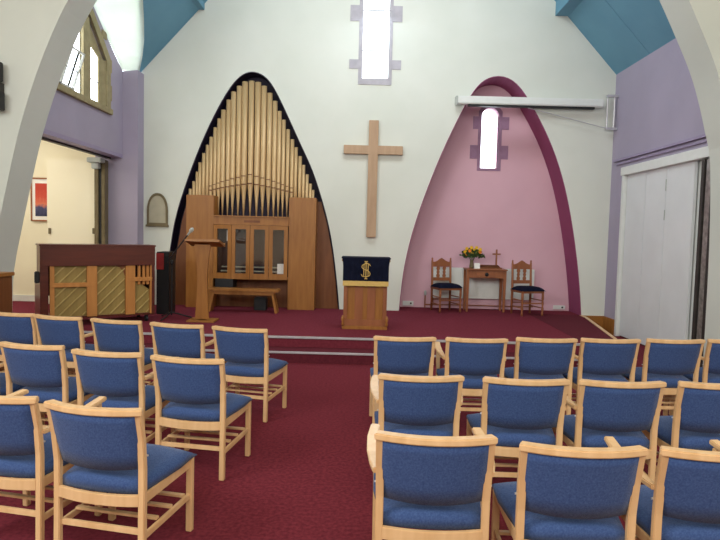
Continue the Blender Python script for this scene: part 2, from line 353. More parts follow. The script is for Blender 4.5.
plate('window_pane', [(8.04, 3.58), (9.77, 3.58), (9.77, 4.28), (9.19, 4.78), (8.6, 4.78), (8.04, 4.28)], [], .008, YZ(-4.212, -1), 'glass', w3)
b = NB(); box(b, -4.205, -4.195, mb-.01, mc_+.01, 3.90, 3.912); obj('glazing_bar', b, 'dark', w3)
# hopper casement standing open into the room
mxh = Matrix.Translation((-4.14, 8.28, 3.575)) @ Matrix.Rotation(R(18), 4, 'Y')
b = NB()
for (y0, y1, z0, z1) in ((0, .025, 0, .53), (.355, .38, 0, .53), (0, .38, 0, .025), (0, .38, .505, .53)): box(b, -.015, .015, y0, y1, z0, z1, mxh)
fr = obj('open_casement', b, 'white', w3)
b = NB()
for (y0, y1, z0, z1) in ((.215, .235, 0, .53), (.0, .38, .25, .26)): box(b, -.01, .01, y0, y1, z0, z1, mxh)
obj('glazing_bar', b, 'dark', fr)
b = NB(); box(b, -.003, .003, .025, .355, .025, .505, mxh); obj('window_pane', b, 'glass', fr)

# ceiling planes
SL = 1.09
def ceil_hit(px, py):
    d = ray(px, py)   # plane z = 4.42 + SL*(x+3.9)
    t = (4.42 + SL*3.9 - CAM_H)/(d.z - SL*d.x); return Vector((d.x*t, d.y*t, CAM_H + d.z*t))
curve = [ceil_hit(*p) for p in ((139.5, 71.5), (142.5, 56), (144.2, 40), (144, 20), (143, 0))]
curve += [Vector((-3.05, 8.4, 4.42+SL*.85)), Vector((-2.95, 7.5, 4.42+SL*.95))]
line = [Vector((-4.15, 10.44, 4.32)), Vector((-4.15, 10.15, 4.50)), Vector((-4.15, 9.86, 4.66)), Vector((-4.15, 9.62, 4.81)), Vector((-4.15, 9.39, 4.96)), Vector((-4.15, 8.9, 5.2)), Vector((-4.15, 7.5, 5.4))]
b = NB()
N = 8
rows = []
for c_, l_ in zip(curve, line):
    r_ = []
    for k in range(N+1):
        t = k/N; p = c_.lerp(l_, t); p += Vector((0, 0, -.10*math.sin(PI*t)*0)); r_.append(b.verts.new(p))
    rows.append(r_)
for r_, s_ in zip(rows, rows[1:]):
    for k in range(N): b.faces.new((r_[k], r_[k+1], s_[k+1], s_[k]))
bmesh.ops.solidify(b, geom=list(b.faces), thickness=.02)
st(obj('ceiling_dormer_cheek', b, 'plaster', smooth=True), 'white plaster cheek of the dormer over the left window')
up = Vector((-SL, 0, 1)).normalized()*.10
b = NB(); xr = .25
zc = lambda x: 4.42 + SL*(x+3.9)
pts = [Vector((XL-.05, YB, zc(XL-.05)))] + curve + [Vector((xr, 7.5, zc(xr))), Vector((xr, YB, zc(xr)))]
prism(b, pts, up); st(obj('ceiling_left', b, 'blue'), 'blue sloping ceiling on the left')
zr = lambda x: 4.54 + 1.09*(4.42-x)
upr = Vector((SL, 0, 1)).normalized()*.10
for k, (y0, y1) in enumerate(((9.527, YB), (8.2, 9.515), (7.0, 8.188))):
    b = NB(); prism(b, [(4.47, y0, zr(4.47)), (4.47, y1, zr(4.47)), (.25, y1, zr(.25)), (.25, y0, zr(.25))], upr)
    st(obj('ceiling_right', b, 'blue'), 'blue sloping ceiling panel on the right')
b = NB(); prism(b, [(4.6, 7, zr(4.6)+.12), (4.6, YB+.2, zr(4.6)+.12), (.2, YB+.2, zr(.2)+.12), (.2, 7, zr(.2)+.12)], upr); st(obj('ceiling_right_backing', b, 'blue'))
# purlins
for (px, py, sgn, zf) in ((204, 9, 1, zc), (556, 15, -1, zr)):
    p = atY(px, py, 10.7); x0 = p.x; z = p.z
    b = NB()
    if sgn > 0: xe = (z-4.42)/SL-3.9; prof = [(x0, z), (xe, z), (xe-.02, z+.0), (x0, zc(x0)-.005)]
    else: xe = 4.42-(z-4.54)/1.09; prof = [(x0, z), (xe, z), (xe+.02, z+.0), (x0, zr(x0)-.005)]
    prism(b, [(q[0], 7.5, q[1]) for q in prof], (0, 3.24, 0))
    st(obj('trim_9' if sgn > 0 else 'trim_10', b, 'blue'), 'blue purlin under the ceiling')

# --- the white cross rib / arch wall
arch = smoothpoly([(-4.36, 0.0), (-4.36, .6), (-4.33, 1.1), (-4.22, 1.65), (-4.10, 2.2), (-3.96, 2.78), (-3.76, 3.4), (-3.51, 4.0), (-3.29, 4.40), (-2.7, 5.45), (-1.7, 6.8), (-.7, 7.55), (.15, 7.8), (1.0, 7.5), (1.9, 6.8),
    (2.8, 5.8), (3.28, 5.05), (3.56, 4.57), (3.80, 4.1), (3.98, 3.72), (4.10, 3.39), (4.21, 3.0), (4.30, 2.6), (4.35, 1.6), (4.36, .5), (4.36, 0)], 3)
arch[0] = (-4.36, .01); arch[-1] = (4.36, .01)
outer = [(-5.3, 0)] + [(-4.36, 0)] + arch[1:-1] + [(4.36, 0), (5.3, 0), (5.3, 9.6), (-5.3, 9.6)]
st(plate('wall_arch', outer, [], .50, XZ(7.0), 'rib'), 'white parabolic rib arch between nave and chancel')
# nave shell
st(bx('wall_nave_left', -5.4, -5.3, -3.1, 7.5, 0, 6, 'rib')); st(bx('wall_nave_right', 5.3, 5.4, -3.1, 7.5, 0, 6, 'rib'))
st(bx('wall_rear', -5.4, 5.4, -3.1, -3.0, 0, 9.8, 'cream'))
for s in (-1, 1):
    b = NB(); prism(b, [(s*5.4, -3.1, 5.0), (s*5.4, 7.0, 5.0), (0, 7.0, 9.7), (0, -3.1, 9.7)], (0, 0, .1)); st(obj('ceiling_nave', b, 'cream'))
# side hall on the left
st(bx('wall_hall_back', -7.3, -4.62, 10.78, 10.88, 0, 3.6, 'cream'), 'cream far wall of the side hall')
st(bx('wall_hall_left', -7.4, -7.3, 6.9, 10.88, 0, 3.6, 'cream')); st(bx('wall_hall_front', -7.3, -5.3, 6.9, 7.0, 0, 3.6, 'cream'))
st(bx('ceiling_hall', -7.4, -4.43, 7.1, 10.88, 3.5, 3.6, 'cream'))
st(bx('baseboard_hall', -7.3, -4.62, 10.755, 10.779, ZP, ZP+.11, 'white'), 'white skirting in the side hall')
# folding door panel of the hall standing open
d3 = st(bx('door_2', atY(47, 200, 10.36).x, -4.58, 10.36, 10.40, ZP+.015, 2.78, 'cream'), 'open cream folding door in the left doorway')
for px in (50, 94):
    p = atY(px, 231, 10.36); bx('handle', p.x-.02, p.x+.02, 10.335, 10.361, p.z-.05, p.z+.05, 'olive', d3, bev=.004)
b = NB(); box(b, -4.57, -4.50, 10.30, 10.42, ZP+.01, 2.78); box(b, -4.44, -4.38, 10.28, 10.42, ZP+.01, 2.78); obj('folded_edge_strip', b, 'olive', d3, bev=.006)
b = NB(); box(b, -4.50, -4.44, 10.32, 10.42, ZP+.01, 2.78); obj('metal_channel', b, 'black', d3)
b = NB(); box(b, -4.42, -4.34, 7.5, 10.44, 2.815, 2.84); obj('door_track', b, 'black', d3)
b = NB(); box(b, -4.62, -4.38, 10.12, 10.30, 2.72, 2.80); box(b, -4.56, -4.44, 10.16, 10.26, 2.62, 2.72); obj('track_bracket', b, 'grey', d3, bev=.01)

# ================================================================== CONGREGATION CHAIRS
def bow(x, k=.055): return k*(x/.25)**2          # back curves forward at its ends
def make_chair(arms):
    t = thing('church_chair', 'x', 'chair')
    # cushion
    b = NB(); nx, ny = 8, 8; G = []
    for j in range(ny+1):
        v = j/ny; y = .015 + v*.475; hw = .212 + .045*min(1, v*1.6); row = []
        for i in range(nx+1):
            u = i/nx*2-1; crown = (1-u*u)*.012 - .02*max(0, v-.75)/.25*max(0, v-.75)/.25*1.3 - .012*(1-(1-u*u))*1
            yy_ = y - (.022*(1-u*u) if j == 0 else .022*(1-u*u)*(1-v)**3)
            row.append((u*hw, yy_, .446 + .022*v + crown - (.020*((v-.8)/.2)**2 if v > .8 else 0)))
        G.append(row)
    top = [[b.verts.new(p) for p in r] for r in G]
    mid = [[b.verts.new((p[0]*1.0, p[1], .385 + .028*p[1]/.47)) for p in r] for r in G]
    for j in range(ny):
        for i in range(nx):
            b.faces.new((top[j][i], top[j][i+1], top[j+1][i+1], top[j+1][i])); b.faces.new((mid[j][i], mid[j+1][i], mid[j+1][i+1], mid[j][i+1]))
    loop = [(0, i) for i in range(nx)] + [(j, nx) for j in range(ny)] + [(ny, i) for i in range(nx, 0, -1)] + [(j, 0) for j in range(ny, 0, -1)]
    for k in range(len(loop)):
        a_, c_ = loop[k], loop[(k+1) % len(loop)]
        b.faces.new((top[a_[0]][a_[1]], top[c_[0]][c_[1]], mid[c_[0]][c_[1]], mid[a_[0]][a_[1]]))
    obj('seat', b, 'fabric', t, smooth=True)
    # seat frame: aprons
    b = NB()
    P = [(x, -.0 - .020*(1-(x/.215)**2), .362 - .006*(1-(x/.215)**2)) for x in [-.215+.43*k/8 for k in range(9)]]
    sweep(b, P, .055, .022, side=(0, 0, 1))
    for s in (-1, 1): sweep(b, [(s*.218, .02, .36), (s*.232, .45, .378)], .05, .022, side=(0, 0, 1))
    sweep(b, [(-.23, .455, .378), (.23, .455, .378)], .05, .022, side=(0, 0, 1))
    obj('seat_frame', b, 'beech', t, bev=.003)
    # back
    b = NB(); n = 10; g = []
    zs = [.512, .58, .67, .74, .788]
    lean = lambda z: -.085*max(0, (z-.42)/.38)**1.2
    F, K = [], []
    for z in zs:
        F.append([b.verts.new((x, bow(x) + lean(z) + .012 - (.010 if z in (zs[0],) else 0), z + (.012*(1-(x/.222)**2)*-1 if z == zs[0] else 0))) for x in [-.222+.444*k/n for k in range(n+1)]])
        K.append([b.verts.new((x, bow(x) + lean(z) - .020 + (.008 if z == zs[0] else 0), z + (.012*(1-(x/.222)**2)*-1 if z == zs[0] else 0))) for x in [-.222+.444*k/n for k in range(n+1)]])
    m_ = len(zs)
    for j in range(m_-1):
        for i in range(n):
            b.faces.new((F[j][i], F[j][i+1], F[j+1][i+1], F[j+1][i])); b.faces.new((K[j][i], K[j+1][i], K[j+1][i+1], K[j][i+1]))
        b.faces.new((F[j][0], F[j+1][0], K[j+1][0], K[j][0])); b.faces.new((F[j][n], K[j][n], K[j+1][n], F[j+1][n]))
    for i in range(n):
        b.faces.new((F[0][i], K[0][i], K[0][i+1], F[0][i+1])); b.faces.new((F[-1][i], F[-1][i+1], K[-1][i+1], K[-1][i]))
    obj('backrest', b, 'fabric', t, smooth=True)
    b = NB(); P = [(x, bow(x) + lean(.8) - .002, .800) for x in [-.25+.50*k/12 for k in range(13)]]
    sweep(b, P, .052, .030, side=(0, 1, 0)); obj('top_rail', b, 'beech', t, bev=.005)
    for s in (-1, 1):
        b = NB()
        P = [(s*.228, .0, 0), (s*.228, .004, .22), (s*.228, .006, .42), (s*.228, bow(.228)*.35 - .01, .52), (s*.231, bow(.231)+lean(.66)-.008, .66), (s*.233, bow(.233)+lean(.79)-.005, .79)]
        sweep(b, P, .034, .030, side=(1, 0, 0), ws=None); obj('leg', b, 'beech', t, bev=.004)
        b = NB(); tube(b, [(s*.240, .012, .58), (s*.252, .012, .58)], .005); obj('link_bolt', b, 'steel', t)
        b = NB()
        if arms: P = [(s*.238, .448, 0), (s*.242, .45, .42), (s*.252, .425, .655)]
        else: P = [(s*.238, .448, 0), (s*.238, .45, .425)]
        sweep(b, P, .034, .032, side=(1, 0, 0)); obj('leg', b, 'beech', t, bev=.004)
        b = NB(); sweep(b, [(s*.232, .01, .185), (s*.238, .44, .20)], .032, .018, side=(0, 0, 1)); obj('stretcher', b, 'beech', t, bev=.003)
        if arms:
            b = NB()
            P = [(s*.244, .0, .632), (s*.256, .08, .636), (s*.266, .20, .648), (s*.266, .33, .663), (s*.254, .47, .676)]
            sweep(b, P, .046, .024, side=(1, 0, 0), ws=[.7, .9, 1.1, 1.15, 1]); obj('armrest', b, 'beech', t, bev=.005)
    b = NB(); sweep(b, [(-.225, .012, .205), (.225, .012, .205)], .028, .018, side=(0, 0, 1))
    for y in (.14, .27, .40): sweep(b, [(-.228, y, .215), (.228, y, .215)], .028, .014, side=(0, 1, 0))
    obj('book_rack', b, 'beech', t, bev=.002)
    return t
def dup(root, loc, rz):
    r = root.copy(); COL.objects.link(r); r.location = loc; r.rotation_euler = (0, 0, rz)
    for ch in list(root.children):
        c = ch.copy(); COL.objects.link(c); c.parent = r
        for g in list(ch.children):
            d = g.copy(); COL.objects.link(d); d.parent = c
    return r
protos = {False: make_chair(False), True: make_chair(True)}; used = {False: False, True: False}
GL, GR = 'blue chairs in the left block of rows', 'blue chairs in the right block of rows'
# rear-of-rail position (x, y), turn, arms, label
CH = [
 (-3.30, 5.64, -13, 0, GL, 'blue beech chair cut by the left photo edge, front row of the left block'),
 (-2.79, 5.50, -13, 1, GL, 'blue beech armchair, front row left block, second from the left photo edge'),
 (-2.19, 5.36, -12, 0, GL, 'blue beech chair without arms, middle of the left front row, before the piano'),
 (-1.60, 5.22, -12, 1, GL, 'blue beech armchair second from the centre aisle, left front row, below the lectern'),
 (-1.02, 5.09, -13, 0, GL, 'blue beech chair without arms at the aisle end of the left front row'),
 (-2.83, 4.24, -11, 1, GL, 'blue armchair at left photo edge, left middle row, mostly outside the photo'),
 (-2.295, 4.16, -11, 0, GL, 'blue chair second from the left photo edge in the left middle row'),
 (-1.69, 3.98, -9, 1, GL, 'blue armchair in the left middle row, next to the aisle-end chair'),
 (-1.11, 3.85, -10, 0, GL, 'blue chair without arms at the aisle end of the left middle row'),
 (-1.80, 2.90, -12, 1, GL, 'blue armchair cut by the left photo edge in the nearest left row'),
 (-1.235, 2.75, -12, 0, GL, 'large nearest blue chair at the aisle end of the nearest left row'),
 (.38, 4.84, 1, 0, GR, 'blue chair at the aisle end of the right front row, by the pulpit'),
 (.97, 4.86, 0, 1, GR, 'blue armchair second from the aisle in the right front row'),
 (1.57, 4.95, 0, 0, GR, 'blue chair third from the aisle in the right front row'),
 (2.125, 5.00, 2, 1, GR, 'blue armchair fourth from the aisle in the right front row'),
 (2.705, 5.06, 3, 0, GR, 'blue chair without arms fifth from the aisle, right front row, before the folding doors'),
 (3.26, 5.12, 4, 1, GR, 'blue armchair at the right photo edge in the right front row'),
 (.38, 3.52, 0, 1, GR, 'blue armchair with both arms showing, aisle end of the right middle row'),
 (1.00, 3.50, -1, 0, GR, 'blue chair without arms, second from the aisle in the right middle row'),
 (1.572, 3.50, 0, 1, GR, 'blue armchair third from the aisle in the right middle row'),
 (2.168, 3.52, 1, 0, GR, 'blue chair at the right photo edge in the right middle row'),
 (.335, 2.46, -2, 1, GR, 'nearest blue armchair at the aisle end of the nearest right row'),
 (.92, 2.37, -2, 0, GR, 'large blue chair without arms in the middle of the nearest right row'),
 (1.485, 2.36, -1, 1, GR, 'blue armchair at the right photo edge in the nearest right row'),
]
for (x, y, a_, arms, g_, lab) in CH:
    arms = bool(arms); rz = R(a_)
    p = Vector((x, y, 0)) + Matrix.Rotation(rz, 3, 'Z') @ Vector((0, .055, 0))
    if not used[arms]: o = protos[arms]; used[arms] = True; o.location = p; o.rotation_euler = (0, 0, rz)
    else: o = dup(protos[arms], p, rz)
    tag(o, lab, 'chair', g_)

# ================================================================== ORGAN
OY = 10.5
og = thing('pipe_organ', 'oak pipe organ with gold pipes fanned inside the navy left arch', 'organ', (-1.95, OY, ZP))
def wp(name, b, m, parent, **k):   # build in world coordinates, parent to the organ
    o = obj(name, b, m, parent, **k)
    o.matrix_parent_inverse = Matrix.Translation(parent.location).inverted() if parent is og else Matrix()
    return o
ztow = atY(200, 195, OY).z
for (x0, x1) in ((atY(186, 240, OY).x, atY(213.5, 240, OY).x), (atY(288.5, 240, OY).x, atY(315.5, 240, OY).x)):
    b = NB(); box(b, x0, x1, OY, OY+.42, ZP, ztow); wp('case_tower', b, 'oak', og, bev=.006)
lx = min(p[0] for p in org if p[1] > .3); rx = max(p[0] for p in org if p[1] > .3)
def inner(z, side):   # arch x at height z
    P = org[:len(org)//2] if side < 0 else org[len(org)//2:]
    for (ax, az), (bx_, bz) in zip(P, P[1:]):
        if (az-z)*(bz-z) <= 0 and az != bz: return ax + (bx_-ax)*(z-az)/(bz-az)
    return P[0][0]
b = NB(); zz = [ZP, .8, 1.3, 1.8, ztow-.05]
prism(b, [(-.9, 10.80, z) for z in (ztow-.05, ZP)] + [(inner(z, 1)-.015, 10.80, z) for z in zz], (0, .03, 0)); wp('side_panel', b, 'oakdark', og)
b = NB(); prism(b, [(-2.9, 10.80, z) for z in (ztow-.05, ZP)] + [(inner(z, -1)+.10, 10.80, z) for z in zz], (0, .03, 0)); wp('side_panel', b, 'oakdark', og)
# centre: impost rail, console case, knee panel
cx0, cx1 = atY(213.5, 240, OY).x, atY(288.5, 240, OY).x
zr1, zr0 = atY(250, 216, OY).z, atY(250, 225, OY).z
b = NB(); box(b, cx0, cx1, OY-.02, OY+.40, zr0+.02, zr1-.02); box(b, cx0, cx1, OY-.05, OY+.4, zr1-.02, zr1); box(b, cx0, cx1, OY-.05, OY+.1, zr0, zr0+.02)
rail = wp('impost_rail', b, 'oak', og)
b = NB(); pc = atY(252, 221.5, OY-.02); box(b, pc.x-.14, pc.x+.14, OY-.026, OY-.018, pc.z-.02, pc.z+.02); wp('name_plate', b, 'oakdark', og)
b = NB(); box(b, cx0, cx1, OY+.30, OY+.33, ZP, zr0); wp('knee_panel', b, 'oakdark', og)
zd1, zd0 = zr0-.005, atY(250, 279, OY).z
ZK = zd0 + .33
b = NB(); box(b, cx0, cx1, OY-.02, OY+.3, zd0, zd0+.03); wp('console_floor', b, 'oak', og)
# interior of the console: keyboards, stops, music
for k in range(2):
    b = NB(); zk = zd0+.12+.07*k; yk = OY+.06+.06*k; box(b, cx0+.12, cx1-.12, yk, yk+.10, zk, zk+.022); kb = wp('keyboard', b, 'parch', og)  # dull key colour paints in the shade inside the console
    b = NB()
    n = 52; w_ = (cx1-cx0-.24)/n
    for i in range(n):
        if i % 7 in (0, 1, 3, 4, 5): box(b, cx0+.12+w_*(i+.7), cx0+.12+w_*(i+1.25), yk+.035, yk+.10, zk+.0225, zk+.032)
    wp('black_keys', b, 'black', kb)
b = NB(); box(b, cx0+.02, cx1-.02, OY+.24, OY+.26, zd0+.03, zd1); wp('console_back', b, 'walnut', og)
b = NB(); box(b, atY(277, 270, OY).x, atY(284, 270, OY).x, OY+.02, OY+.04, atY(280, 274, OY).z, atY(280, 264, OY).z)
box(b, atY(225, 270, OY).x, atY(227.5, 270, OY).x, OY+.1, OY+.12, atY(226, 241, OY).z, atY(226, 230, OY).z); wp('music_sheets', b, 'paper', og)
# four bowed glazed doors
xs = [cx0+.005 + (cx1-cx0-.01)*k/4 for k in range(5)]
bowf = lambda x: OY-.03 - .07*(1-((x-(cx0+cx1)/2)/((cx1-cx0)/2))**2)
for k in range(4):
    xa, xb = xs[k]+.003, xs[k+1]-.003; ya, yb = bowf(xa), bowf(xb); L = math.hypot(xb-xa, yb-ya)
    mx = Matrix.Translation((xa, ya, 0)) @ Matrix.Rotation(math.atan2(yb-ya, xb-xa), 4, 'Z')
    b = NB(); st_ = .065
    for (u0, u1, z0, z1) in ((0, st_, zd0, zd1), (L-st_, L, zd0, zd1), (st_, L-st_, zd0, zd0+.10), (st_, L-st_, zd1-.07, zd1)): box(b, u0, u1, 0, .025, z0, z1, mx)
    dd = wp('console_door', b, 'oak', og)
    b = NB(); box(b, st_, L-st_, .008, .014, zd0+.10, zd1-.07, mx); wp('door_glass', b, 'glass', dd)
# pipes
tops = [(250+(367-360)/4*0 + 1.75, 81), ]
zx = lambda x: 160+x/4
zy = lambda y: 60+y/4
cen = [(367, 85)]
rt = [(393, 90), (417, 105), (440, 133), (461, 165), (479, 205), (496, 240), (513, 278), (530, 318), (545, 350), (561, 385), (575, 420), (589, 458), (602, 495), (613, 520)]
lf = [(341, 88), (318, 105), (295, 128), (275, 160), (254, 200), (237, 235), (221, 270), (205, 308), (190, 340), (175, 373), (160, 410), (148, 447), (135, 485), (121, 515)]
PY = 10.84; zfoot = zr1
for side, lst in ((0, cen), (1, rt), (-1, lf)):
    prev = cen[0][0]
    for k, (x, y) in enumerate(lst):
        p = atY(zx(x), zy(y), PY)
        sp = abs(x-prev) if side else 25
        prev = x
        r = (sp/4)*.0181/2*.90
        idx = k+1 if side else 0
        b = NB()
        if idx <= 8:
            zm = atY(252, 182.3 + idx*.95, PY).z; gap = (8.7 - idx*.57)*.0181
            lathe(b, [(r*.22, zfoot), (r*.5, zfoot+(zm-zfoot)*.45), (r*.96, zm-.06), (r, zm-.05), (r, p.z)], (p.x, PY, 0), 14)
            o = wp('organ_pipe', b, 'pipe', og, smooth=False)
            for f in o.data.polygons: f.use_smooth = abs(f.normal.z) < .9
            b = NB(); box(b, p.x-r*.8, p.x+r*.8, PY-r-.006, PY-r*.6, zm-.035, zm-.015)
            wp('pipe_mouth', b, 'oakdark', o)
            b = NB(); box(b, p.x-r*.7, p.x+r*.7, PY-r-.004, PY-r*.6, zm-.025+gap-.008, zm-.025+gap+.008); wp('pipe_lip', b, 'oakdark', o)
        else:
            lathe(b, [(r, ztow-.4), (r, p.z)], (p.x, PY, 0), 14); o = wp('organ_pipe', b, 'pipe', og)
            for f in o.data.polygons: f.use_smooth = abs(f.normal.z) < .9
# rail that carries the pipes
P = [atY(zx(x), 188.5 if False else 0, PY) for x in (0,)]
# organ bench
bp0, bp1 = atZ(216, 309, ZP), atZ(277, 311, ZP)
bc = (bp0+bp1)/2
ben = thing('organ_bench', 'long oak bench with splayed legs in front of the organ console', 'bench', (bc.x, 10.08, ZP))
hw = .60
b = NB(); box(b, -hw, hw, -.14, .14, .355, .395); obj('seat', b, 'oak', ben, bev=.006)
b = NB(); prism(b, [(-hw+.12, -.10, .30), (hw-.12, -.10, .30), (hw-.03, -.10, .355), (-hw+.03, -.10, .355)], (0, .02, 0)); obj('apron', b, 'oak', ben)
for s in (-1, 1):
    b = NB(); prism(b, [(s*(hw-.09), -.12, .355), (s*(hw-.13), -.12, .355), (s*(hw-.06), -.12, 0), (s*(hw-.02), -.12, 0)], (0, .24, 0)); obj('leg', b, 'beech' if False else 'oak', ben, bev=.004)
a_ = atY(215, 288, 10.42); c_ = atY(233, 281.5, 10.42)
b = NB(); box(b, a_.x, c_.x, 10.42, 10.75, a_.z, zd0+.002); wp('under_console_box', b, 'black', og, bev=.008)  # plain black box below the console's left end, no known function
o = bx('foot_pedal_box', atY(254, 300, 10.3).x, atY(266, 300, 10.3).x, 10.30, 10.5, ZP, ZP+.22, 'black', bev=.01); tag(o, 'small dark box on the floor under the right end of the organ bench', 'box')

# ================================================================== WALL CROSS, PLAQUE, PICTURE
cr = thing('wall_cross', 'large pale wooden cross hanging on the white gable wall', 'cross', (.18, YB-.06, 1.58))
b = NB(); box(b, -.085, .085, -.03, .055, 0, 2.05); obj('upright', b, 'palewood', cr, bev=.004)
b = NB(); box(b, -.52, .52, -.032, .053, 1.46, 1.61); ca = obj('crossbar', b, 'palewood', cr, bev=.004)
pq = atY(157.5, 225, YB-.01); tp = atY(157.5, 193, YB-.01)
def gothic(w, h, n=8):
    sp = h-w*.85; pts = [(-w/2, 0), (w/2, 0)]
    for k in range(n+1):
        t = k/n; ang = t*R(62); pts.append((-w/2 + w*1.0*math.cos(ang)*1.0 if False else w/2*(1-t**1.9), sp + (h-sp)*math.sin(t*PI/2)))
    for k in range(n-1, -1, -1): t = k/n; pts.append((-w/2*(1-t**1.9), sp + (h-sp)*math.sin(t*PI/2)))
    return pts
h_ = tp.z-pq.z
pl = thing('memorial_plaque', 'pointed arch framed plaque on the white wall left of the organ', 'plaque', (pq.x, YB, pq.z))
def mv(p, o, mx=None): o.parent = p; return o
plate('frame', gothic(.37, h_), [[(x, z+.04) for x, z in gothic(.30, h_-.085)]], .03, XZ(-.03), 'olive', pl)
plate('tablet', [(x, z+.03) for x, z in gothic(.32, h_-.07)], [], .015, XZ(-.018), 'parch', pl)
b = NB(); box(b, -.20, .20, -.05, 0, -.03, .005); obj('ledge', b, 'olive', pl, bev=.004)
a_, c_ = atY(31, 221, YB), atY(52, 178, YB)
fp = thing('framed_picture', 'framed red and blue print on the cream wall of the side hall', 'picture', ((a_.x+c_.x)/2, 10.76, a_.z))
w_, h_ = c_.x-a_.x, c_.z-a_.z
b = NB()
for q in ((-w_/2, -w_/2+.025, 0, h_), (w_/2-.025, w_/2, 0, h_), (-w_/2, w_/2, 0, .025), (-w_/2, w_/2, h_-.025, h_)): box(b, q[0], q[1], -.02, .015, q[2], q[3])
obj('frame', b, 'oakred', fp)
b = NB(); box(b, -w_/2+.02, w_/2-.02, -.008, .012, .02, h_-.02); obj('mount', b, 'paper', fp)
b = NB(); box(b, -w_/2+.08, w_/2-.02, -.012, -.006, .09, h_-.10); obj('print', b, 'art', fp)

# ================================================================== PROJECTION SCREEN ARM
SY = 10.62
sc_ = thing('projector_screen_case', 'long white roll-up screen case on a wall bracket across the niche top', 'screen', (XR, SY, 3.6))
T = lambda v: Vector(v) - Vector((XR, SY, 3.6))
l0, l1 = atY(457.5, 97, SY), atY(603, 99, SY); lb = atY(500, 106, SY)
zt = (l0.z+l1.z)/2
b = NB(); box(b, l0.x-XR, l1.x-XR, -.06, .06, zt-3.6-.135, zt-3.6); obj('case', b, 'white', sc_, bev=.015)
dk0, dk1 = atY(468, 108, SY).x, atY(594, 108, SY).x
b = NB(); box(b, dk0-XR, dk1-XR, -.045, .045, zt-3.6-.17, zt-3.6-.136); obj('screen_slot_bar', b, 'black', sc_, bev=.004)
b = NB(); box(b, l0.x-XR-.03, l0.x-XR+.0, -.065, .065, zt-3.6-.16, zt-3.6+.005); obj('end_cap', b, 'grey', sc_, bev=.01)
z1_, z2_ = atY(610, 95, SY).z-3.6, atY(610, 130, SY).z-3.6
b = NB(); tube(b, [(-.06, 0, z2_), (-.06, 0, z1_)], .018); tube(b, [(-.18, 0, z2_+.03), (-.18, 0, z1_-.06)], .014)
for z in (z1_-.02, z2_+.02): box(b, -.20, -.001, -.03, .03, z-.02, z+.02)
obj('wall_bracket', b, 'steel', sc_)
b = NB(); p0 = T(atY(528, 109, SY)); tube(b, [(p0.x, 0, zt-3.6-.17), (-.19, 0, z2_+.03)], .008); obj('stay', b, 'steel', sc_)
# speaker on the rib
sp_ = thing('wall_speaker', 'small black loudspeaker fixed on the white rib at the left photo edge', 'speaker', atY(-8, 86, 6.90))
b = NB(); box(b, -.11, .11, -.10, .04, .05, .27); box(b, -.11, .125, -.10, .04, -.27, -.06); obj('cabinet', b, 'black', sp_, bev=.01)
b = NB(); box(b, -.08, .08, -.02, .10, -.06, .05); obj('bracket', b, 'dark', sp_)

# ================================================================== PIANO (its back turned to the nave)
pA, pB = Vector((-4.27, 7.98, ZP)), Vector((-3.03, 8.83, ZP))
PL = (pB-pA).length; pa = math.atan2(pB.y-pA.y, pB.x-pA.x)
pn = thing('upright_piano', 'upright piano seen from its ribbed back beside the left doorway', 'piano', pA, pa)
b = NB(); box(b, 0, .10, -.02, .34, .12, 1.10); box(b, PL-.045, PL, -.02, .34, .12, 1.10); box(b, 0, PL, -.03, .02, .83, 1.10); box(b, 0, PL, .30, .34, .4, 1.10); box(b, 0, PL, .0, .34, .10, .13)
obj('case', b, 'mahog', pn, bev=.004)
b = NB(); box(b, -.01, PL+.01, -.04, .37, 1.10, 1.125); obj('lid', b, 'mahog', pn, bev=.004)
b = NB(); box(b, 0, PL, .34, .60, .58, .68); box(b, 0, .05, .34, .60, 0.10, .58); box(b, PL-.05, PL, .34, .60, .10, .58); obj('key_bed', b, 'mahog', pn, bev=.004)
F_ = lambda x: PL*(x-80)/570.0
b = NB(); box(b, F_(145), F_(300), .035, .05, .13, .83); box(b, F_(350), F_(495), .035, .05, .13, .83)
n = 8; cxx, cr_ = F_(545), F_(625)-F_(545)
prism(b, [(F_(545), .035, .13), (F_(628), .035, .13), (F_(628), .035, .46)] + [(F_(628)-(F_(628)-F_(545))*k/6, .035, .46 + .12*math.sin(k/6*PI/2)) for k in range(1, 7)], (0, .015, 0))
sb = obj('soundboard', b, 'sound', pn)
b = NB()
def diag(x0, x1, z0, z1):
    d = .15; c_ = z0-(x1-x0)
    k = z0-(x1-x0)+.05
    while k < z1:
        # line z = k + (x-x0)
        xa = max(x0, x0+(z0-k)); xb = min(x1, x0+(z1-k))
        if xb-xa > .03: sweep(b, [(xa, .026, k+xa-x0), (xb, .026, k+xb-x0)], .016, .016, side=(0, 1, 0))
        k += d
diag(F_(147), F_(298), .14, .82); diag(F_(352), F_(493), .14, .82); diag(F_(547), F_(626), .14, .46)
obj('soundboard_rib', b, 'rib_spruce', sb)
for (x0, x1) in ((125, 146), (300, 350), (495, 545), (625, 641)):
    b = NB(); box(b, F_(x0), F_(x1), -.015, .05, .12, .83); obj('back_post', b, 'pianopine', pn, bev=.004)
for q in ((130, 350, .54), (500, 640, .60)): b = NB(); box(b, F_(q[0]), F_(q[1]), -.02, .02, q[2], q[2]+.06); obj('cross_brace', b, 'pianopine', pn, bev=.003)
for x0 in (560, 585, 606):
    b = NB(); box(b, F_(x0), F_(x0+14), .0, .05, .55, .83); obj('back_post', b, 'pianopine', pn, bev=.003)
b = NB(); prism(b, [(F_(445), .02, .829), (F_(497), .02, .829), (F_(497), .02, .66), (F_(485), .02, .74), (F_(468), .02, .80)], (0, .015, 0)); obj('corner_block', b, 'oakdark', pn)
b = NB(); box(b, -.06, 0, .0, .06, .60, .76); obj('handle', b, 'black', pn, bev=.01)
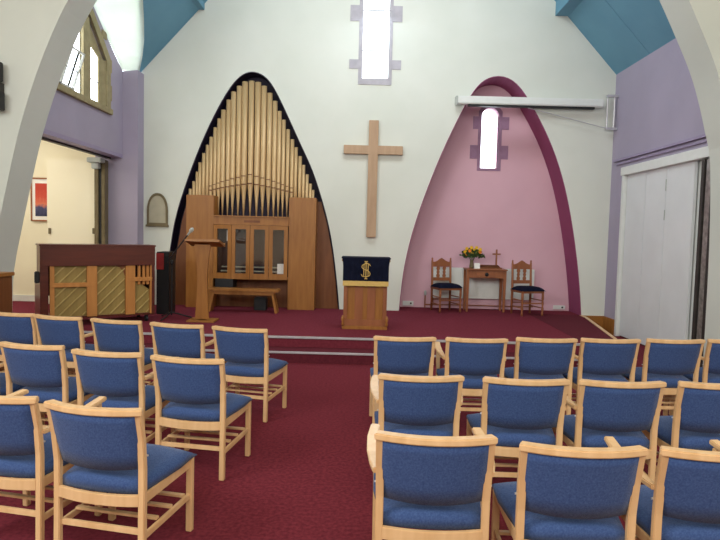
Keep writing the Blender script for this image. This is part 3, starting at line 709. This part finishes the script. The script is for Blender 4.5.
for x in (.10, PL-.10):
    for y in (.06, .52):
        b = NB(); tube(b, [(x-.02, y, .045), (x+.02, y, .045)], .045, 12); box(b, x-.03, x+.03, y-.03, y+.03, .085, .105); obj('castor', b, 'black', pn)
b = NB(); box(b, .0, PL, .42, .60, .095, .12); obj('toe_rail', b, 'mahog', pn)
# dark cabinet with red lid behind the piano
p = atY(160, 300, 9.55)
cb = thing('amplifier_cabinet', 'narrow black cabinet with dark red panel behind the right end of the piano', 'cabinet', (p.x, 9.55, ZP))
b = NB(); box(b, -.06, .14, 0, .35, 0, 1.0); obj('body', b, 'black', cb, bev=.008)
b = NB(); box(b, -.06, .06, -.012, .0, .72, .98); obj('red_panel', b, 'redcloth', cb)

# ================================================================== LECTERN + MICROPHONE
lp = atZ(203, 321, ZP)
le = thing('lectern', 'tall slender oak lectern with waisted column in front of the organ', 'lectern', (lp.x, lp.y, ZP))
h_ = 1.17
b = NB(); box(b, -.21, .20, -.16, .18, 0, .025); obj('base', b, 'oak', le, bev=.006)
b = NB()
prof = [(.0, .105), (.2, .09), (.45, .075), (.65, .075), (.9, .09), (1.11, .12)]
prism(b, [(x+.0, -.07, .04+z) for z, x in prof] + [(-x, -.07, .04+z) for z, x in prof[::-1]], (0, .03, 0))
prism(b, [(x*.7, .04, .04+z) for z, x in prof] + [(-x*.7, .04, .04+z) for z, x in prof[::-1]], (0, .03, 0))
box(b, -.05, .05, -.05, .06, .04, 1.14)
obj('column', b, 'oak', le, bev=.003)
b = NB(); mxt = Matrix.Translation((0.03, 0, h_)) @ Matrix.Rotation(R(-12), 4, 'X'); box(b, -.26, .25, -.20, .20, -.015, .02, mxt); box(b, -.26, .25, .18, .20, .02, .045, mxt); obj('book_rest', b, 'oak', le, bev=.004)
mpY = 9.12; p0 = atY(172, 262, mpY); p1 = atY(191.5, 230, mpY-.1); pb = atY(164, 266, mpY)
mc = thing('microphone_stand', 'black boom microphone stand beside the oak lectern', 'microphone stand', (p0.x, mpY, ZP))
b = NB(); tube(b, [(0, 0, .05), (0, 0, p0.z-ZP)], .011); obj('pole', b, 'black', mc)
q0 = pb-Vector((p0.x, mpY, ZP)); q1 = p1-Vector((p0.x, mpY, ZP))
b = NB(); tube(b, [q0, (q0+q1)/2, q1], .010); obj('boom', b, 'black', mc)
for k in range(3):
    an = k*2*PI/3+.3; b = NB(); tube(b, [(0, 0, .10), (.30*math.cos(an), .30*math.sin(an), .012)], .011); obj('leg', b, 'black', mc)
b = NB(); d = (q1-q0).normalized(); tube(b, [q1-d*.10, q1-d*.03, q1-d*.02, q1+d*.02, q1+d*.04], [.014, .018, .03, .028, .01], 10); obj('microphone', b, 'grey', mc)
b = NB(); lathe(b, [(.02, p0.z-ZP-.04), (.026, p0.z-ZP-.02), (.026, p0.z-ZP+.02), (.02, p0.z-ZP+.03)]); obj('clamp', b, 'black', mc)

# ================================================================== PULPIT
pu = thing('pulpit', 'oak pulpit desk standing at the centre front of the dais', 'pulpit', (.085, 8.56, ZP))
def tp(b, w0, w1, y0, y1, z0, z1): prism(b, [(-w0, y0, z0), (w0, y0, z0), (w1, y0, z1), (-w1, y0, z1)], (0, y1-y0, 0))
b = NB(); box(b, -.30, .30, .0, .38, .04, .972); obj('body', b, 'oak', pu, bev=.004)
b = NB()
box(b, -.31, -.255, -.02, .0, .05, .965); box(b, .255, .31, -.02, 0, .05, .965); box(b, -.255, .255, -.02, 0, .05, .14)
for x in (-.15, 0.03): box(b, x, x+.115, -.012, 0, .14, .965)
obj('front_panel', b, 'oakred', pu, bev=.003)
b = NB(); box(b, -.325, .325, -.035, .40, 0, .05); obj('plinth', b, 'oak', pu, bev=.006)
b = NB(); box(b, -.345, .345, -.05, .42, .972, 1.012, Matrix.Identity(4)); obj('top', b, 'oak', pu, bev=.006)
for s in (-1, 1):
    b = NB(); lathe(b, [(.012, .05), (.022, .08), (.012, .11), (.026, .15), (.01, .20)], (s*.315, -.035, 0), 10); obj('finial', b, 'oak', pu, smooth=True)
# cloth
cl = thing('pulpit_fall', 'navy velvet cloth with gold monogram draped over the pulpit top', 'cloth', (.085, 8.56, ZP+1.012))
b = NB(); hw = .325; fy = -.075
box(b, -.35, .35, -.07, .43, .003, .02)
n = 24; rows = []
for z in (.02, -.1, -.2, -.315):
    rows.append([(-hw*(1.04 if z > 0 else 1)+2*hw*(1.04 if z > 0 else 1)*k/n, fy - .006*math.sin(k*1.7)*(.02-z)/.33, z) for k in range(n+1)])
FV = [[b.verts.new(p) for p in r] for r in rows]; BV = [[b.verts.new((p[0], p[1]+.012, p[2])) for p in r] for r in rows]
for A, q in ((FV, 1), (BV, -1)):
    for i in range(3):
        for k in range(n): b.faces.new((A[i][k], A[i][k+1], A[i+1][k+1], A[i+1][k]))
for k in range(n): b.faces.new((FV[0][k], FV[0][k+1], BV[0][k+1], BV[0][k])); b.faces.new((FV[3][k], FV[3][k+1], BV[3][k+1], BV[3][k]))
for k in (0, n):
    for i in range(3): b.faces.new((FV[i][k], FV[i+1][k], BV[i+1][k], BV[i][k]))
obj('velvet', b, 'navycloth', cl)
b = NB()
for k in range(68):
    x = -hw+2*hw*(k+.5)/68; box(b, x-.0049, x+.0049, fy-.008, fy+.010, -.385+random.random()*.006, -.312)
obj('fringe', b, 'gold', cl)
# IHS monogram
b = NB(); ey = fy-.014; ez = -.155
def cu(pts, r=.007): tube(b, [(x, ey, ez+z) for x, z in smoothpoly(pts, 4)], r, 6)
cu([(0, -.125), (0, 0), (0, .125)], .007)
for z in (-.125, .125): cu([(-.022, z), (0, z-.004*(1 if z > 0 else -1)), (.022, z)], .006)
cu([(-.03, -.085), (-.03, 0), (-.03, .085)], .006); cu([(.03, -.085), (.03, 0), (.03, .085)], .006); cu([(-.03, .01), (0, .0), (.03, .01)], .005)
cu([(.060, .06), (.04, .088), (0, .092), (-.05, .07), (-.056, .035), (-.02, .008), (.03, -.012), (.058, -.045), (.045, -.08), (0, -.093), (-.045, -.088), (-.066, -.06)], .0065)
cu([(-.02, .105), (0, .095), (.02, .105)], .005)
obj('monogram', b, 'gold', cl)

# ================================================================== NICHE FURNITURE
rd = thing('radiator', 'long white panel radiator low on the pink niche wall', 'radiator', (0, 0, 0))
ra, rb_ = atY(433, 267, 11.28), atY(533, 301, 11.28)
rd.location = (ra.x, 11.28, ZP)
Lr = rb_.x-ra.x; z0 = rb_.z-ZP+.02; z1 = ra.z-ZP
b = NB(); box(b, 0, Lr, -.02, .03, z0, z1)
k = .03
while k < Lr-.03: box(b, k, k+.018, -.026, -.019, z0+.03, z1-.03); k += .036
obj('panel', b, 'white', rd, bev=0)
b = NB(); tube(b, [(-.13, 0, .0), (-.13, 0, .25)], .012); tube(b, [(-.13, 0, .07), (Lr, 0, .07)], .009); tube(b, [(-.13, 0, .06), (0.02, 0, .06), (.02, 0, z0+.01)], .01); obj('pipe', b, 'oakred', rd)
b = NB(); lathe(b, [(.02, .24), (.026, .26), (.022, .32), (.01, .33)], (-.13, 0, 0), 10); obj('valve', b, 'grey', rd)
b = NB(); box(b, .2, .24, .02, .069, z0+.1, z1-.1); box(b, Lr-.24, Lr-.2, .02, .069, z0+.1, z1-.1); obj('bracket', b, 'grey', rd)
for (xa, xb, ya, yb, lab) in ((402.5, 413.5, 301, 305.5, 'white power socket low on the pink wall, left of the radiator'), (553, 565, 305.5, 310, 'white power socket low on the pink wall, right of the right chair')):
    p, q = atY(xa, yb, NY-.01), atY(xb, ya, NY-.01)
    o = bx('power_socket', p.x, q.x, NY-.022, NY, max(p.z, ZP+.03), q.z, 'white', bev=.004); tag(o, lab, 'socket')
    b = NB(); xm = p.x + (q.x-p.x)*.75; zm = (max(p.z, ZP+.03)+q.z)/2; box(b, xm-.015, xm+.015, NY-.032, NY-.021, zm-.015, zm+.015); s_ = obj('plug', b, 'black', o)
# altar table
ta = thing('side_table', 'narrow oak table with a drawer in the middle of the pink niche', 'table', ((atY(466, 300, 10.85).x+atY(505.5, 300, 10.85).x)/2, 10.86, ZP))
hw = .335; zt_ = atY(486, 269, 10.86).z-ZP
b = NB(); box(b, -hw-.04, hw+.04, -.04, .34, zt_-.025, zt_); obj('tabletop', b, 'oakred', ta, bev=.005)
b = NB(); box(b, -hw+.02, hw-.02, 0, .30, zt_-.165, zt_-.026); obj('apron', b, 'oakred', ta)
b = NB(); box(b, -.19, .19, -.014, 0, zt_-.15, zt_-.045); dw = obj('drawer', b, 'oakred', ta, bev=.004)
b = NB(); lathe(b, [(.03, 0), (.035, .006), (.012, .02)], (0, 0, 0), 12); bmesh.ops.rotate(b, verts=b.verts, matrix=Matrix.Rotation(PI/2, 3, 'X')); bmesh.ops.translate(b, verts=b.verts, vec=(0, -.014, zt_-.10)); obj('knob', b, 'black', dw)
for sx in (-1, 1):
    for y in (.012, .288):
        b = NB(); prism(b, [(sx*hw-.03, y-.012, zt_-.026), (sx*hw+.03, y-.012, zt_-.026), (sx*hw+.018, y-.012, 0), (sx*hw-.018, y-.012, 0)], (0, .05, 0)); obj('leg', b, 'oakred', ta, bev=.004)
tz = ZP+zt_; TY = 11.0
# flowers
vx = atY(471.5, 268, TY).x
va = thing('flower_vase', 'bunch of yellow and orange flowers in a vase on the side table', 'flowers', (vx, TY, tz))
b = NB(); lathe(b, [(.035, 0), (.045, .03), (.035, .09), (.03, .13), (.04, .15)], (0, 0, 0), 14); obj('vase', b, 'olive', va, smooth=True)
b = NB()
for k in range(240):
    an = random.random()*2*PI; el = random.uniform(-.2, 1.3); rr = random.uniform(.05, .20)
    c0 = Vector((math.cos(an)*math.cos(el)*rr*1.15, math.sin(an)*math.cos(el)*rr*.8, .22+math.sin(el)*rr*.75))
    d = Vector((random.uniform(-1, 1), random.uniform(-1, 1), random.uniform(-.3, 1))).normalized()*random.uniform(.05, .09); s = d.cross(Vector((random.random(), 1, .3))).normalized()*.02
    b.faces.new([b.verts.new(v) for v in (c0-d*.5, c0+s, c0+d*.5, c0-s)])
for k in range(12):
    an = k*.55; tube(b, [(0, 0, .1), (math.cos(an)*.08, math.sin(an)*.06, .25)], .004, 5)
obj('foliage', b, 'leaf', va)
blooms = []
for (fx, fz, mm) in ((-.14, .30, 'yellow'), (-.11, .36, 'yellow'), (-.06, .32, 'orange'), (-.03, .38, 'yellow'), (.03, .33, 'yellow'), (.07, .38, 'yellow'), (.10, .32, 'yellow'), (.14, .30, 'orange'), (.0, .28, 'yellow'), (-.10, .26, 'orange'), (.06, .28, 'yellow'), (.13, .35, 'yellow')):
    b = NB(); c0 = Vector((fx, random.uniform(-.10, -.03), fz))
    for ring, (r_, n_, tilt) in enumerate(((.036, 9, .2), (.026, 7, .6), (.014, 5, 1.0))):
        for k in range(n_):
            an = 2*PI*k/n_+ring; d = Vector((math.cos(an), -math.sin(tilt)*.5, math.sin(an))); s = Vector((-math.sin(an), 0, math.cos(an)))*.011
            b.faces.new([b.verts.new(v) for v in (c0, c0+d*r_*.6+s, c0+d*r_+Vector((0, -.004*ring, 0)), c0+d*r_*.6-s)])
    bmesh.ops.create_icosphere(b, subdivisions=1, radius=.012, matrix=Matrix.Translation(c0)); obj('bloom', b, mm, va)
# card, bible stand, cross
p = atY(477.5, 268, 10.90); o = thing('greeting_card', 'small white card standing beside the flower vase', 'card', (p.x, 10.93, tz))
b = NB(); prism(b, [(-.05, 0, 0), (.05, 0, 0), (.05, .02, .10), (-.05, .02, .10)], (0, .004, 0)); prism(b, [(-.05, .045, 0), (.05, .045, 0), (.05, .022, .10), (-.05, .022, .10)], (0, .003, 0)); obj('sheet', b, 'paper', o)
p0_, p1_ = atY(480, 268, TY).x, atY(500, 268, TY).x
bk = thing('open_book_stand', 'low dark wooden book stand on the right half of the side table', 'book stand', ((p0_+p1_)/2, 10.95, tz))
w_ = (p1_-p0_)/2
b = NB(); prism(b, [(-w_-.02, 0, 0), (w_+.02, 0, 0), (w_-.02, .12, .06), (-w_+.02, .12, .06)], (0, .012, .006)); box(b, -w_-.02, w_+.02, -.012, .004, 0, .025); box(b, -w_*.6, w_*.6, .08, .10, 0, .05); obj('rest', b, 'oakdark', bk)
p = atY(496, 268, 11.12)
tcx = thing('altar_cross', 'small dark wooden cross standing on the side table', 'cross', (p.x, 11.12, tz))
h_ = atY(496, 249.5, 11.12).z-tz
b = NB(); box(b, -.06, .06, -.04, .04, 0, .02); box(b, -.04, .04, -.03, .03, .02, .035); obj('base', b, 'oakred', tcx)
b = NB(); box(b, -.014, .014, -.012, .012, .035, h_); obj('upright', b, 'oakred', tcx)
b = NB(); box(b, -.075, .075, -.011, .011, h_-.10, h_-.072); obj('crossbar', b, 'oakred', tcx)
# two carved chairs
def carved(label, loc, rz):
    t = thing('carved_chair', label, 'chair', loc, rz, 'carved chairs in the niche')   # local -y is the front
    for s in (-1, 1):
        b = NB(); tube(b, [(s*.185, .19, 0), (s*.185, .19, .46), (s*.185, .215, .90), (s*.185, .215, .935), (s*.185, .215, .945), (s*.185, .215, .965)], [.020, .022, .019, .012, .019, .006], 10); obj('leg', b, 'oakred', t, smooth=True)
        b = NB(); lathe(b, [(.018, 0), (.02, .05), (.013, .07), (.024, .12), (.013, .17), (.024, .22), (.013, .27), (.022, .30), (.022, .43)], (s*.20, -.20, 0), 12); obj('leg', b, 'oakred', t, smooth=True)
        b = NB(); tube(b, [(s*.19, .19, .14), (s*.20, -.20, .14)], .011); tube(b, [(s*.19, .19, .27), (s*.20, -.20, .27)], .011); obj('stretcher', b, 'oakred', t)
    b = NB(); tube(b, [(-.2, -.2, .22), (.2, -.2, .22)], .012); tube(b, [(-.185, .19, .2), (.185, .19, .2)], .011); obj('stretcher', b, 'oakred', t)
    b = NB(); box(b, -.215, .215, -.22, .20, .40, .44); obj('seat_frame', b, 'oakred', t, bev=.006)
    b = NB(); cr_pts = [(-.185, .80), (.185, .80), (.185, .885), (.13, .89), (.08, .91), (.045, .935), (0, .96), (-.045, .935), (-.08, .91), (-.13, .89), (-.185, .885)]
    prism(b, [(x, .20, z) for x, z in cr_pts], (0, .025, 0)); obj('crest_rail', b, 'oakred', t, bev=.003)
    b = NB(); box(b, -.185, .185, .195, .218, .54, .60); obj('lower_rail', b, 'oakred', t)
    for x in (-.062, .062):
        b = NB(); pf = [(.60, .026), (.64, .034), (.67, .018), (.70, .03), (.73, .018), (.76, .034), (.80, .026)]
        prism(b, [(x+w, .205, z) for z, w in pf] + [(x-w, .205, z) for z, w in pf[::-1]], (0, .014, 0)); obj('splat', b, 'oakred', t)
    # loose navy cushion = upholstered seat
    b = NB(); n = 10
    pr = lambda u: (1-abs(u)**6)
    tpv = [[b.verts.new(((-.235+.47*i/n), (-.25+.44*j/n), .445+.068*pr(-1+2*i/n)*pr(-1+2*j/n))) for i in range(n+1)] for j in range(n+1)]
    bt = [[b.verts.new(((-.235+.47*i/n), (-.25+.44*j/n), .4445-.002)) for i in range(n+1)] for j in range(n+1)]
    for j in range(n):
        for i in range(n):
            b.faces.new((tpv[j][i], tpv[j][i+1], tpv[j+1][i+1], tpv[j+1][i])); b.faces.new((bt[j][i], bt[j+1][i], bt[j+1][i+1], bt[j][i+1]))
    lp_ = [(0, i) for i in range(n)] + [(j, n) for j in range(n)] + [(n, i) for i in range(n, 0, -1)] + [(j, 0) for j in range(n, 0, -1)]
    for k in range(len(lp_)):
        A, B_ = lp_[k], lp_[(k+1) % len(lp_)]; b.faces.new((tpv[A[0]][A[1]], tpv[B_[0]][B_[1]], bt[B_[0]][B_[1]], bt[A[0]][A[1]]))
    obj('seat_cushion', b, 'navycloth', t, smooth=True)
    return t
carved('carved oak chair with navy cushion left of the side table', (1.565, 10.86, ZP), R(18))
carved('carved oak chair with navy cushion right of the side table', (2.985, 10.66, ZP), R(15))

# ================================================================== LEFT EDGE CABINET
e0 = atY(15, 275, 6.72); e0.z = atY(12, 275, 6.3).z
wc = thing('wooden_cabinet', 'brown wooden cabinet at the left photo edge before the white rib', 'cabinet', (e0.x-.35, 6.3, 0))
b = NB(); box(b, -.35, .33, 0, .40, 0, e0.z-.04); obj('body', b, 'oakdark', wc, bev=.004)
b = NB(); box(b, -.37, .35, -.02, .42, e0.z-.04, e0.z); obj('top', b, 'oak', wc, bev=.005)
b = NB(); box(b, -.30, .28, -.012, 0, .08, e0.z-.10); obj('door', b, 'oakdark', wc, bev=.004)
